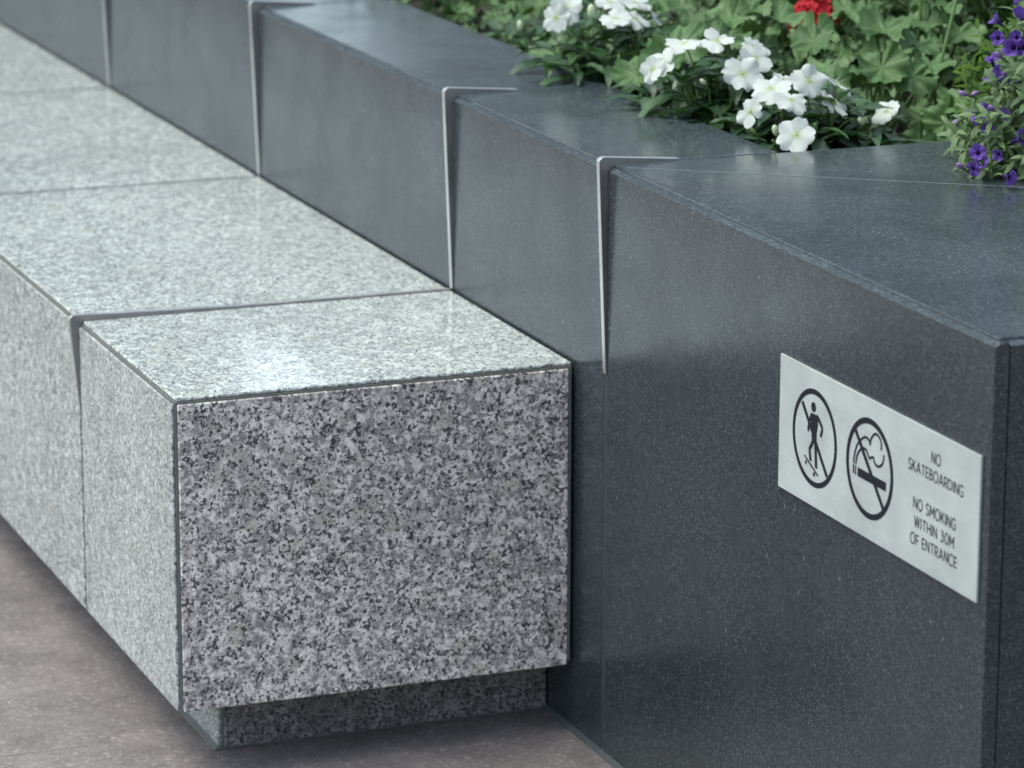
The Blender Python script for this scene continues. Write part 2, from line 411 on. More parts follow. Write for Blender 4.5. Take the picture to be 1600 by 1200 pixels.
# steel strip and nosing in the first joint
y = JB[1]
pr = [(-W + .006, HB - .115), (-W - .0006, HB - .115), (-W - .0105, HB - .006)]
for k in range(5):
    t = R(190 - 25 * k); pr.append((-W - .005 + .0058 * math.cos(t), HB + .0022 + .0058 * math.sin(t)))
pr += [(-W + .20, HB + .0030), (-.004, HB + .0018), (-.004, HB - .003), (-W + .006, HB - .003)]
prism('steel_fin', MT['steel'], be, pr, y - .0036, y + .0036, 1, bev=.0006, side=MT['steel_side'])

# ------------------------------------------------------------------ sign
SY, SZ, SW, SH = -.549, .448, .420, .139
sg = thing('notice_sign', 'brushed metal notice plate with no skateboarding and no smoking pictograms on the dark wall', 'sign', (-.001, SY - SW / 2, SZ))
def SP(uu, vv): return (SY - uu, vv)            # plate coordinates -> (y, z)
box('plate', MT['plate'], sg, -.0030, -.0004, SY - SW, SY, SZ, SZ + SH, bev=.0004)
INK0, INK1 = -.00302, -.00325
def ring(bm, cu, cv, ro, ri, n=64):
    for (xa) in (INK1,):
        A = [bm.verts.new((xa, SY - cu - ro * math.cos(2 * math.pi * i / n), cv + ro * math.sin(2 * math.pi * i / n))) for i in range(n)]
        B = [bm.verts.new((xa, SY - cu - ri * math.cos(2 * math.pi * i / n), cv + ri * math.sin(2 * math.pi * i / n))) for i in range(n)]
        for i in range(n): bm.faces.new([A[i], A[(i + 1) % n], B[(i + 1) % n], B[i]])
lay = [0]
def poly(bm, pts):
    lay[0] += 1; x1 = INK1 - .000012 * lay[0]
    add_prism(bm, [SP(*p) for p in pts], INK0, x1, 0)
def stroke(bm, pts, wd, caps=True):
    """polyline of constant width in plate coordinates"""
    pts = [Vector(p) for p in pts]; Lf, Rt = [], []
    for i, p in enumerate(pts):
        d = (pts[min(i + 1, len(pts) - 1)] - pts[max(i - 1, 0)]).normalized(); n_ = Vector((-d.y, d.x)) * wd / 2
        Lf.append(p + n_); Rt.append(p - n_)
    poly(bm, [tuple(p) for p in Lf + Rt[::-1]])
def disc(bm, cu, cv, ra, n=20): poly(bm, [(cu + ra * math.cos(2 * math.pi * i / n), cv + ra * math.sin(2 * math.pi * i / n)) for i in range(n)])
# skater
bm = bmesh.new(); cu, cv = .0815, .5185
ring(bm, cu, cv, .0500, .0444)
def q(px, py):                                  # pictogram millimetres -> plate
    return (cu + px * .001, cv + py * .001)
disc(bm, *q(-3.6, 31.2), .0052)
poly(bm, [q(-8, 24.5), q(3, 24.5), q(7.4, 22), q(6.8, 15), q(4.6, 5), q(4.6, -5), q(-5.6, -5), q(-7.2, 6), q(-8.8, 16), q(-9.8, 22)])
stroke(bm, [q(3, 23.6), q(7.5, 22.5), q(16.8, 14.5), q(16.6, 12), q(13.2, 4.8)], .0042)
stroke(bm, [q(-7.5, 23), q(-11.5, 16), q(-13.6, 10), q(-14.6, 4.0)], .0040)
stroke(bm, [q(-3.4, -3.5), q(-6.0, -8), q(-10.4, -13), q(-9.6, -18), q(-7.6, -25)], .0046)
stroke(bm, [q(1.6, -3.5), q(3.2, -12), q(4.2, -20), q(5.2, -29.5)], .0052)
stroke(bm, [q(-21.3, -22.4), q(-18, -24.4), q(9.4, -36.2)], .0020)
disc(bm, *q(-18.0, -29.0), .0019); disc(bm, *q(.8, -37.0), .0022)
stroke(bm, [q(-28.8, 31.0), q(29.5, -32.0)], .0050)
obj('skateboarding_pictogram', bm, MT['ink'], sg)
# cigarette
bm = bmesh.new(); cu, cv = .2018, .5185
ring(bm, cu, cv, .0500, .0440)
poly(bm, [q(-24.5, -4.6), q(35.4, -4.6), q(35.4, -13.4), q(-24.5, -13.4)])
poly(bm, [q(-30.2, -4.0), q(-28.0, -4.0), q(-28.0, -13.2), q(-30.2, -13.2)])
poly(bm, [q(-34.8, -3.6), q(-32.6, -3.6), q(-32.6, -13.0), q(-34.8, -13.0)])
def arc(c, ra, a0, a1, n=10): return [(c[0] + ra * math.cos(R(a0 + (a1 - a0) * i / n)), c[1] + ra * math.sin(R(a0 + (a1 - a0) * i / n))) for i in range(n + 1)]
def smooth(pts, n=6):
    P = [Vector(p) for p in [pts[0]] + list(pts) + [pts[-1]]]; out = []
    for i in range(1, len(P) - 2):
        for k in range(n):
            t = k / n; p0, p1, p2, p3 = P[i - 1], P[i], P[i + 1], P[i + 2]
            out.append(.5 * (2 * p1 + (p2 - p0) * t + (2 * p0 - 5 * p1 + 4 * p2 - p3) * t * t + (3 * p1 - p0 - 3 * p2 + p3) * t ** 3))
    return [q(*p) for p in out + [P[-1]]]
SWD = .0024
stroke(bm, smooth([(-33.7, -2.4), (-32.6, 5), (-29.7, 12.5), (-25, 19.5), (-18.8, 24.6), (-12, 28.6), (-6, 29.2), (-1.6, 27), (.4, 23.6)]), SWD)
stroke(bm, smooth([(.4, 23.6), (1.2, 29), (5.6, 34.6), (11, 37.6), (16.5, 37), (21.6, 34), (23.8, 29.6), (23.2, 24.5)]), SWD)
stroke(bm, smooth([(-28.9, -2.6), (-28.0, 3), (-24.6, 9.6), (-18.5, 15.4), (-12.4, 17.4), (-6.6, 16.2), (-2.6, 12.0), (.5, 10.6), (4.2, 12.8), (7.6, 13.2)]), SWD)
stroke(bm, smooth([(7.6, 14.2), (9.6, 10.0), (14, 7.2), (19.6, 7.4), (25, 10.2), (28.6, 15), (29.4, 21)]), SWD)
stroke(bm, [q(-30.7, 31.0), q(30.7, -32.0)], .0050)
obj('smoking_pictogram', bm, MT['ink'], sg)
def el(cx, cy, rx, ry, a0, a1, n=14): return [(cx + rx * math.cos(R(a0 + (a1 - a0) * i / n)), cy + ry * math.sin(R(a0 + (a1 - a0) * i / n))) for i in range(n + 1)]
GLYPH = {   # width, strokes in cap-height units
    'N': (.70, [[(0, 0), (0, 1)], [(0, 1), (.70, 0)], [(.70, 0), (.70, 1)]]),
    'O': (.92, [el(.46, .5, .46, .5, 0, 360, 28)]),
    '0': (.70, [el(.35, .5, .35, .5, 0, 360, 24)]),
    'S': (.58, [[(.54, .86)] + el(.29, .745, .26, .255, 50, 190, 9) + [(.08, .58), (.29, .50), (.50, .42)] + el(.29, .255, .28, .255, 10, -140, 9) + [(.02, .14)]]),
    'K': (.66, [[(0, 0), (0, 1)], [(.64, 1), (.02, .36)], [(.24, .58), (.68, 0)]]),
    'A': (.84, [[(0, 0), (.42, 1)], [(.42, 1), (.84, 0)], [(.15, .30), (.69, .30)]]),
    'T': (.68, [[(0, .945), (.68, .945)], [(.34, 0), (.34, .93)]]),
    'E': (.54, [[(0, 0), (0, 1)], [(.05, .945), (.55, .945)], [(.05, .5), (.50, .5)], [(.05, .055), (.56, .055)]]),
    'F': (.54, [[(0, 0), (0, 1)], [(.05, .945), (.55, .945)], [(.05, .48), (.50, .48)]]),
    'B': (.60, [[(0, 0), (0, 1)], [(.05, .945), (.28, .945)] + el(.30, .735, .25, .21, 90, -90, 8) + [(.05, .525)], [(.30, .525)] + el(.32, .29, .28, .235, 90, -90, 8) + [(.05, .055)]]),
    'R': (.62, [[(0, 0), (0, 1)], [(.05, .945), (.30, .945)] + el(.31, .69, .27, .255, 90, -90, 8) + [(.05, .435)], [(.32, .42), (.62, 0)]]),
    'D': (.74, [[(0, 0), (0, 1)], [(.05, .945), (.28, .945)] + el(.28, .5, .44, .445, 90, -90, 14) + [(.05, .055)]]),
    'I': (.04, [[(.02, 0), (.02, 1)]]),
    'G': (.84, [el(.45, .5, .45, .5, 44, 318, 22) + [(.80, .20)], [(.80, .14), (.80, .47), (.46, .47)]]),
    'M': (.82, [[(0, 0), (0, 1)], [(0, 1), (.41, .32)], [(.41, .32), (.82, 1)], [(.82, 1), (.82, 0)]]),
    'W': (1.12, [[(0, 1), (.29, 0)], [(.29, 0), (.56, 1)], [(.56, 1), (.83, 0)], [(.83, 0), (1.12, 1)]]),
    'H': (.68, [[(0, 0), (0, 1)], [(.68, 0), (.68, 1)], [(.04, .5), (.64, .5)]]),
    'C': (.80, [el(.46, .5, .46, .5, 44, 316, 22)]),
    '3': (.58, [[(.04, .945), (.52, .945), (.25, .58)] + el(.27, .29, .29, .285, 85, -150, 12)]),
    ' ': (.26, []),
}
def line_text(txt, cu_, v_base, cap, width):
    bm = bmesh.new(); gap = .30
    tot = sum(GLYPH[c][0] for c in txt) + gap * (len(txt) - 1); sx = (width - .0013) / tot; x = 0
    for c in txt:
        lay[0] = 0; w_, strokes = GLYPH[c]
        for st_ in strokes:
            stroke(bm, [(cu_ - width / 2 + .00065 + (x + px) * sx, v_base + py * cap) for px, py in st_], .00135)
        x += w_ + gap
    obj('lettering', bm, MT['ink'], sg)
for txt, vb, wd in (('NO', .5572, .0185), ('SKATEBOARDING', .5400, .1090), ('NO SMOKING', .5050, .0845), ('WITHIN 30M', .4873, .0790), ('OF ENTRANCE', .4697, .0925)):
    line_text(txt, .3355, vb, .0107, wd)

# ------------------------------------------------------------------ foliage builders
class MB:
    def __init__(s): s.v, s.f, s.a = [], [], []
    def grid(s, fn, nu, nv, tone, closed=False):
        b = len(s.v)
        for j in range(nv + 1):
            for i in range(nu + 1):
                p, uu, vv = fn(i / nu, j / nv); s.v.append(p); s.a.append((uu, vv, tone))
        for j in range(nv):
            for i in range(nu):
                k = b + j * (nu + 1) + i; s.f.append((k, k + 1, k + nu + 2, k + nu + 1))
    def tube(s, pts, r0, r1, n=5, tone=.5):
        b = len(s.v); m = len(pts)
        for i, p in enumerate(pts):
            d = (pts[min(i + 1, m - 1)] - pts[max(i - 1, 0)]).normalized()
            a_ = d.orthogonal().normalized(); c_ = d.cross(a_); ra = r0 + (r1 - r0) * i / (m - 1)
            for k in range(n):
                t = 2 * math.pi * k / n; s.v.append(p + (a_ * math.cos(t) + c_ * math.sin(t)) * ra); s.a.append((0, i / m, tone))
        for i in range(m - 1):
            for k in range(n):
                s.f.append((b + i * n + k, b + i * n + (k + 1) % n, b + (i + 1) * n + (k + 1) % n, b + (i + 1) * n + k))
        s.f.append(tuple(b + (m - 1) * n + k for k in range(n)))
    def ball(s, c, ax, ra, rl, tone=.5, n=7, m=5):
        ax = ax.normalized(); a_ = ax.orthogonal().normalized(); c_ = ax.cross(a_); b = len(s.v)
        for j in range(m + 1):
            ph = math.pi * j / m
            for k in range(n):
                t = 2 * math.pi * k / n
                s.v.append(c + ax * (-math.cos(ph) * rl) + (a_ * math.cos(t) + c_ * math.sin(t)) * ra * max(math.sin(ph), .05)); s.a.append((0, j / m, tone))
        for j in range(m):
            for k in range(n): s.f.append((b + j * n + k, b + j * n + (k + 1) % n, b + (j + 1) * n + (k + 1) % n, b + (j + 1) * n + k))
    def build(s, name, mat, parent=None):
        me = bpy.data.meshes.new(name); me.from_pydata([tuple(p) for p in s.v], [], s.f); me.update()
        at = me.attributes.new('luv', 'FLOAT_VECTOR', 'POINT'); at.data.foreach_set('vector', [c for t in s.a for c in t])
        for p in me.polygons: p.use_smooth = True
        return link(name, me, mat, parent)
def frame(fw, up):
    fw = Vector(fw).normalized(); up = Vector(up); s_ = fw.cross(up)
    if s_.length < 1e-4: s_ = fw.orthogonal()
    s_.normalize(); return fw, s_.cross(fw).normalized(), s_
def rnd(a, b): return random.uniform(a, b)
def lance_leaf(mb, o, fw, up, ln, wd, droop=.6, fold=.25, tone=.5, nu=6, nv=9, blunt=False, wave=.0):
    fw, up, sd_ = frame(fw, up); tw = rnd(-.25, .25); ph = rnd(0, 6)
    cl = [Vector(o)]; N = 14
    for i in range(N):
        a_ = -droop * (i / N); cl.append(cl[-1] + (fw * math.cos(a_) + up * math.sin(a_)) * ln / N)
    def fn(iu, iv):
        t = iv; k = t * N; i0 = min(int(k), N - 1); p = cl[i0].lerp(cl[i0 + 1], k - i0)
        a_ = -droop * t; n_ = up * math.cos(a_) - fw * math.sin(a_)
        if blunt: w_ = math.sin(math.pi * min(1, t ** .8 * .94 + .06)) ** .7
        else: w_ = (math.sin(math.pi * t ** .78)) ** .85 * (1 - .35 * t)
        uu = iu * 2 - 1
        s2 = sd_ * math.cos(tw * t) + n_ * math.sin(tw * t)
        q_ = p + s2 * (uu * wd / 2 * w_) + n_ * (abs(uu) * fold * wd / 2 * w_ + wave * wd * abs(uu) * math.sin(t * 17 + ph + uu))
        return q_, uu, t
    mb.grid(fn, nu, nv, tone)
def round_leaf(mb, o, nrm, point, ra, tone=.5, cup=.25, pleat=.09, nA=84, nR=8):
    """scalloped, pleated, kidney-shaped geranium leaf; o = petiole joint"""
    n_ = Vector(nrm).normalized(); p_ = Vector(point); p_ = (p_ - n_ * p_.dot(n_)).normalized(); s_ = n_.cross(p_)
    ph = rnd(0, 6); asym = rnd(-.10, .10); tilt = rnd(-.3, .3); big = rnd(.08, .24)
    def fn(iu, iv):
        th = (iu * 2 - 1) * math.pi * .965
        lob = abs(math.cos(th * 3.5)); sc = .5 + .5 * math.cos(th * 21 + 1)
        rr = ra * (1 + .05 * math.cos(th) + asym * math.sin(th)) * (1 - .10 * (1 - lob) ** 1.5 - .075 * sc * iv ** 3)
        rr *= (1 - .25 * max(0, abs(th) / math.pi - .82) / .18)
        d = p_ * math.cos(th) + s_ * math.sin(th); t = iv
        z = ra * (cup * t ** 2 * .8 + pleat * t * math.cos(th * 7) * (.4 + t * .6) + big * t * t * math.sin(2 * th + ph) + tilt * t * t * math.cos(th + ph) * .6 - .45 * max(0, t - .66) * (.6 + 1.2 * math.sin(3 * th + ph)) + .05 * t * t * math.sin(11 * th + ph))
        return Vector(o) + d * rr * t + n_ * z, th / math.pi, t
    mb.grid(fn, nA, nR, tone)
def bez(a, b, bend, n=7):
    a, b, bend = Vector(a), Vector(b), Vector(bend); m = (a + b) / 2 + bend
    return [a * (1 - t) ** 2 + m * 2 * t * (1 - t) + b * t * t for t in [i / n for i in range(n + 1)]]

def petal(mb, o, d, n_, ln, wd, notch=.10, cup=.10, ruffle=.05, tone=.5, nu=8, nv=7):
    s_ = n_.cross(d).normalized(); ph = rnd(0, 6)
    def fn(iu, iv):
        uu = iu * 2 - 1; t = iv
        lt = ln * (1 - .20 * abs(uu) ** 3 - notch * math.exp(-(uu / .22) ** 2))
        w_ = wd * (.14 + .86 * math.sin(math.pi / 2 * min(1, t * 1.25)) ** 1.15) * (1 - .24 * max(0, t - .72) / .28)
        z = cup * ln * t ** 1.6 + ruffle * ln * t * t * math.sin(uu * 4 + ph) - .10 * ln * (uu ** 2) * t
        return Vector(o) + d * lt * t + s_ * uu * w_ * .5 + n_ * z, uu, t
    mb.grid(fn, nu, nv, tone)
def impatiens_bloom(parent, o, nrm, size, roll=0.0, cup=.06, name='flower'):
    mb = MB(); n_ = (Vector(nrm).normalized() + Vector((rnd(-.3, .3), rnd(-.25, .25), rnd(-.2, .25)))).normalized(); a_ = (Vector((0, 0, 1)) - n_ * n_.z)
    size *= rnd(.84, 1.08); cup = rnd(-.12, .16); flop = rnd(-.1, .35)
    if a_.length < .05: a_ = Vector((0, 1, 0)) - n_ * n_.y
    a_.normalize(); b_ = n_.cross(a_)
    for i, (ang, ln, wd) in enumerate(((0, .98, 1.0), (68, 1.0, 1.02), (-68, 1.0, 1.02), (146, 1.06, 1.06), (-146, 1.06, 1.06))):
        t = R(ang + roll + rnd(-7, 7)); d = (a_ * math.cos(t) + b_ * math.sin(t))
        dn = (d + n_ * (rnd(-.3, .3) + flop * (.5 if i == 0 else .0))).normalized(); pn = dn.cross(n_.cross(dn)).normalized() * -1
        pn = (n_ - dn * n_.dot(dn)).normalized()
        petal(mb, Vector(o) + n_ * .0007 * i + d * .0012, dn, pn, size * ln * rnd(.94, 1.05), size * wd * rnd(.95, 1.05), notch=rnd(.07, .15), cup=cup + rnd(-.10, .10), ruffle=rnd(.03, .10), tone=rnd(.2, .8))
    fl = mb.build(name, MT['white_petal'], parent)
    eb = MB(); eb.ball(Vector(o) + n_ * .0018, n_, .0013, .0018)
    eb.build('flower_centre', MT['flower_eye'], fl)
    return fl
def impatiens(label, base, height, spread, blooms, buds, nshoot, seed, group='white impatiens along the coping', lean=(0, 0)):
    random.seed(seed); bx, by, bz = base
    root = thing('impatiens_plant', label, 'flowering plant', base, group)
    lf, st = MB(), MB()
    for i in range(nshoot):
        an = 2.399 * i; rr = spread * math.sqrt((i + .5) / nshoot)
        tip = Vector((bx + rr * math.cos(an) + lean[0], by + rr * math.sin(an) + lean[1], bz + height * rnd(.72, 1.0) * (1 - .45 * (rr / spread) ** 2)))
        st.tube(bez(base, tip, (rr * .3 * math.cos(an), rr * .3 * math.sin(an), .01)), .0034, .0024)
        n = random.randint(7, 9); a0 = rnd(0, 6)
        for k in range(n):
            a_ = a0 + 2.399 * k; el = rnd(-.15, .45) + .35 * (k / n)
            fw = Vector((math.cos(a_) * math.cos(el), math.sin(a_) * math.cos(el), math.sin(el)))
            ln = rnd(.052, .080) * (1 - .3 * k / n)
            lance_leaf(lf, tip - Vector((0, 0, .022 * (1 - k / n))) + fw * .006, fw, (0, 0, 1), ln, ln * rnd(.34, .44), rnd(.4, 1.2), rnd(.15, .5), rnd(0, 1) ** 1.4, wave=.04)
        for k in range(5):
            a_ = rnd(0, 6.28); t = rnd(.45, .8); fw = Vector((math.cos(a_), math.sin(a_), rnd(-.2, .2)))
            lance_leaf(lf, Vector(base).lerp(tip, t) + fw * .006, fw, (0, 0, 1), rnd(.06, .08), rnd(.022, .03), rnd(.5, 1.3), .25, rnd(0, .4), wave=.03)
    lf.build('foliage', MT['impatiens_leaf'], root)
    for (p, n_, size) in blooms:
        p = Vector(p); n_ = Vector(n_); impatiens_bloom(root, p, n_, size, rnd(-25, 25))
        foot = Vector((bx + (p.x - bx) * .45, by + (p.y - by) * .45, bz + height * .55)); nn_ = n_.normalized()
        st.tube(bez(foot, p - nn_ * .003, -nn_ * .012 + Vector((0, 0, .012)), 8), .0013, .0010)
    for (p, n_, size) in buds:
        p = Vector(p); n_ = Vector(n_).normalized(); mb = MB(); mb.ball(p, n_, size * .5, size)
        mb.build('bud', MT['white_bud'], root)
        foot = Vector((bx + (p.x - bx) * .5, by + (p.y - by) * .5, bz + height * .6)); st.tube(bez(foot, p - n_ * size * .8, (0, 0, .015)), .0012, .001)
    st.build('stems', MT['stem'], root)
    return root
def geranium(label, base, leaves, seed, nrand=10, spread=.12, top=.10, heads=(), scapes=(), group='geraniums in the planter bed'):
    """leaves: list of (position, normal, pointing, radius)"""
    random.seed(seed); root = thing('geranium_plant', label, 'plant', base, group); B = Vector(base)
    lf, st = MB(), MB(); L_ = list(leaves)
    nrand = int(nrand * 1.9)
    for i in range(nrand):
        an = 2.399 * i + seed; rr = spread * math.sqrt((i + .5) / nrand)
        p = Vector((B.x + rr * math.cos(an), B.y + rr * math.sin(an), B.z + top * rnd(.35, 1.12) * (1.1 - .5 * (rr / spread) ** 2)))
        n_ = Vector((math.cos(an) * rr / spread * .5 + rnd(-.35, .25), math.sin(an) * rr / spread * .5 + rnd(-.5, .2), rnd(.6, 1.2)))
        L_.append((p, n_, (math.cos(an), math.sin(an), 0), rnd(.016, .037)))
    for p, n_, pt, ra in L_:
        p = Vector(p); n_ = Vector(n_).normalized()
        round_leaf(lf, p, (n_ + Vector((0, 0, .35))), pt, ra * rnd(.78, .98), rnd(.0, 1), cup=rnd(.05, .55), pleat=rnd(.06, .16))
        foot = B + Vector((rnd(-.03, .03), rnd(-.03, .03), rnd(0, .03)))
        st.tube(bez(foot, p, (p - foot) * .1 - n_ * .02, 7), .0022, .0016)
    lf.build('foliage', MT['geranium_leaf'], root)
    for p, ra in heads:
        p = Vector(p); mb = MB()
        st.tube(bez(B, p - Vector((0, 0, ra * .7)), (.01, -.01, 0)), .003, .0022)
        for i in range(58):
            z = 1 - 1.45 * (i + .5) / 58; a_ = 2.399 * i; n_ = Vector((math.sqrt(max(0, 1 - z * z)) * math.cos(a_), math.sqrt(max(0, 1 - z * z)) * math.sin(a_), z))
            o = p + n_ * ra * rnd(.75, 1.05); n2 = (n_ + Vector((rnd(-.3, .3), rnd(-.3, .3), rnd(-.2, .3)))).normalized()
            a2 = n2.orthogonal().normalized(); b2 = n2.cross(a2); r0 = rnd(0, 6)
            for k in range(5):
                t = r0 + k * 2 * math.pi / 5; d = a2 * math.cos(t) + b2 * math.sin(t)
                petal(mb, o, d, n2, rnd(.007, .0105), .0085, .05, .3, .10, rnd(0, 1), nu=4, nv=4)
        mb.build('flower_head', MT['red_petal'], root)
    for p, q_, r0 in scapes:
        st.tube(bez(p, q_, (.004, 0, 0), 8), r0, r0 * .85, 7)
    st.build('stems', MT['stem'], root)
    return root

# ------------------------------------------------------------------ soil
bm = bmesh.new()
nx, ny = 46, 120
vs = [[bm.verts.new((T - .01 + (XE - T) * i / nx, JW[0] - .01 + (JW[-1] - JW[0] - .2) * j / ny, .615 + .02 * noise.noise(Vector((i * .6, j * .6, 3))))) for j in range(ny + 1)] for i in range(nx + 1)]
for i in range(nx):
    for j in range(ny): bm.faces.new([vs[i][j], vs[i + 1][j], vs[i + 1][j + 1], vs[i][j + 1]])
tag(obj('soil', bm, MT['soil'], smooth=True), kind='structure')

# ------------------------------------------------------------------ impatiens
CAMP = Vector((-1.54, -3.735, 1.45))
toc = Vector((-.35, -.90, .25))
impatiens('white impatiens at the inner corner of the coping, one open bloom hanging over its edge', (.325, .045, .625), .128, .095,
    [((.246, -.062, .711), (-.35, -.92, .35), .022), ((.252, .02, .751), (-.3, -.35, .9), .022), ((.258, -.02, .744), (-.2, -.5, .85), .021),
     ((.300, .02, .758), (-.1, -.75, .65), .023), ((.338, .02, .752), (.35, -.45, .85), .023), ((.316, -.012, .735), (.35, -.5, .6), .020),
     ((.383, -.02, .722), (-.75, -.3, .35), .019), ((.222, .01, .728), (-.8, -.5, .3), .018)],
    [((.235, -.03, .712), (-.3, -.2, .8), .008), ((.345, -.03, .716), (-.4, -.2, .5), .007), ((.262, -.045, .704), (.5, -.5, .3), .006), ((.355, -.02, .715), (-.5, -.2, .6), .006)], 14, 3)
impatiens('white impatiens behind the second fin, with a star of blooms rising above its leaves', (.268, .20, .625), .142, .10,
    [((.249, .095, .757), (-.25, -.80, .6), .024), ((.255, .18, .784), (-.2, -.5, .9), .022), ((.296, .16, .776), (.3, -.5, .8), .022),
     ((.279, .125, .770), (.1, -.7, .6), .021), ((.222, .20, .780), (-.5, -.3, .8), .022), ((.186, .18, .762), (-.8, -.4, .5), .021),
     ((.170, .175, .755), (-.9, -.4, .3), .018), ((.300, .09, .748), (.3, -.6, .6), .016)],
    [((.192, .16, .738), (-.3, 0, -.9), .006), ((.215, .13, .745), (-.4, -.2, .3), .006), ((.262, .12, .752), (-.3, -.4, .5), .008)], 16, 5)
impatiens('white impatiens in the top middle, its blooms in a loose drift above dark leaves', (.27, .50, .625), .158, .115,
    [((.19, .5, .784), (-.5, -.6, .6), .021), ((.176, .5, .772), (-.6, -.6, .3), .020), ((.25, .5, .787), (-.2, -.5, .9), .021),      ((.285, .5, .785), (.1, -.5, .9), .021), ((.301, .49, .776), (.5, -.5, .6), .021), ((.237, .45, .774), (-.2, -.6, .7), .020), ((.268, .46, .771), (.2, -.5, .8), .021)],
    [((.212, .47, .783), (-.1, -.2, 1), .010)], 17, 9)
impatiens('leafy impatiens with no open blooms, blurred, far along the bed beside the coping', (.29, .86, .62), .09, .10, [], [((.26, .84, .71), (-.1, 0, 1), .008)], 11, 15)

# ------------------------------------------------------------------ geraniums
toC = (-.34, -.55, .75)
geranium('geranium with a red flower head half hidden by its broad leaves', (.535, .50, .62),
    [((.47, .36, .752), (-.4, -.5, .8), (-.6, -.6, 0), .036), ((.455, .42, .768), (-.1, -.5, .9), (.4, -.6, 0), .034), ((.565, .44, .768), (.1, -.4, 1), (.7, -.5, 0), .036)], 21, 12, .12, .12,
    heads=[((.53, .48, .754), .031)])
geranium('geranium whose large pale scalloped leaf tops a bare stalk behind the white blooms', (.475, .20, .615),
    [((.512, .24, .776), (-.25, -.35, .95), (-.5, -.7, 0), .041), ((.462, .15, .745), (-.35, -.75, .5), (-.2, -.4, -.6), .040), ((.425, .22, .738), (-.5, -.3, .9), (-.8, -.5, 0), .036),
     ((.50, .14, .733), (.1, -.85, .45), (.3, -.3, -.8), .034), ((.545, .22, .757), (.2, -.5, .9), (.8, -.4, 0), .034), ((.535, .16, .742), (.1, -.3, 1), (.8, -.3, 0), .032),
     ((.40, .16, .728), (-.2, -.8, .6), (-.7, -.4, -.4), .030), ((.44, .29, .758), (-.5, -.5, .7), (-.5, -.3, -.3), .034)], 23, 10, .11, .10,
    scapes=[((.535, .16, .70), (.575, .17, .83), .0026)])
geranium('low geranium beside the purple trailing plant, its leaves in its shade', (.535, .075, .60),
    [((.522, .06, .716), (-.3, -.6, .7), (-.5, -.6, -.2), .036), ((.50, .05, .69), (-.2, -.9, .4), (-.6, -.4, -.5), .036), ((.455, .03, .672), (-.2, -.9, .5), (-.5, -.5, -.5), .032)], 25, 7, .10, .09)
geranium('geranium between two white impatiens clumps, one big leaf folded toward the wall', (.30, .345, .615),
    [((.262, .31, .758), (-.3, -.7, .6), (.2, -.6, -.4), .042), ((.235, .29, .738), (-.6, -.6, .5), (-.5, -.5, -.5), .040), ((.215, .33, .725), (-.7, -.5, .4), (-.6, -.3, -.6), .036), ((.31, .30, .765), (.1, -.5, .9), (.6, -.6, 0), .034)], 27, 9, .10, .12)
geranium('geranium with upright leaves at the top edge, left of the red flower head', (.40, .50, .62),
    [((.385, .42, .772), (-.2, -.5, .9), (-.5, -.6, 0), .038), ((.36, .38, .752), (-.2, -.8, .5), (-.3, -.4, -.6), .036), ((.42, .44, .775), (.1, -.4, .9), (.5, -.6, 0), .036)], 29, 12, .11, .14)
geranium('geranium at the top edge right of the red flower head, with a tall flower stalk', (.64, .38, .62),
    [((.60, .30, .768), (-.2, -.4, 1), (-.6, -.6, 0), .036), ((.65, .30, .755), (.1, -.6, .7), (.4, -.6, -.3), .036)], 31, 12, .12, .13,
    scapes=[((.60, .33, .68), (.595, .30, .84), .0026)])
geranium('geranium in the blurred far bed beside the coping, nearest the top edge of the photo', (.33, 1.10, .60), [], 33, 14, .13, .10)
geranium('blurred geranium between the leafy impatiens and the top middle blooms', (.34, .70, .60), [((.24, .66, .70), (-.5, -.6, .6), (-.5, -.5, -.4), .04)], 35, 13, .13, .12)
for k, (gx, gy) in enumerate([(.52, .76), (.70, .66), (.52, 1.02), (.74, .94), (.90, .80), (.56, 1.30), (.34, 1.38), (.80, 1.22), (.98, 1.08), (.78, .16)]):
    deep = geranium('green geranium deep in the bed, seen only as leaves between nearer plants', (gx, gy, .60), [], 41 + k, 15, .14, .15, group='geraniums deep in the bed')

# ------------------------------------------------------------------ small-leaved shrubs behind
def shrub(label, base, rx, rz, seed, n=900, group='dark shrubs at the back of the bed'):
    random.seed(seed); root = thing('shrub', label, 'shrub', base, group); lf, st = MB(), MB(); B = Vector(base)
    for i in range(84):
        d = Vector((rnd(-1, 1), rnd(-1, 1), rnd(.1, 1))).normalized(); tip = B + Vector((d.x * rx, d.y * rx, d.z * rz)) * rnd(.8, 1.08)
        pts = bez(B, tip, (0, 0, .03), 8); st.tube(pts, .003, .001, 4)
        for k in range(n // 84):
            t = rnd(.22, 1); j = min(int(t * 8), 7); p = pts[j].lerp(pts[j + 1], t * 8 - j)
            fw = (d + Vector((rnd(-1, 1), rnd(-1, 1), rnd(-.6, 1)))).normalized(); ln = rnd(.018, .032)
            lance_leaf(lf, p, fw, (rnd(-.4, .4), rnd(-.4, .4), 1), ln, ln * .48, .4, .2, rnd(0, 1) ** 1.5, nu=2, nv=4, blunt=True)
    lf.build('foliage', MT['shrub_leaf'], root); st.build('stems', MT['stem'], root)

shrub('dark shrub of tiny glossy leaves behind the purple flowers at the top edge', (.88, .55, .60), .25, .56, 61, 3200)
shrub('tiny-leaved dark shrub behind the tall geranium stalk', (.74, .82, .60), .20, .34, 62, 1500)
shrub('deep green shrub at the very back of the bed', (1.14, 1.0, .60), .30, .66, 63, 2400)
shrub('dark shrub in the shade right behind the low geranium', (.84, .24, .58), .18, .40, 64, 1600)

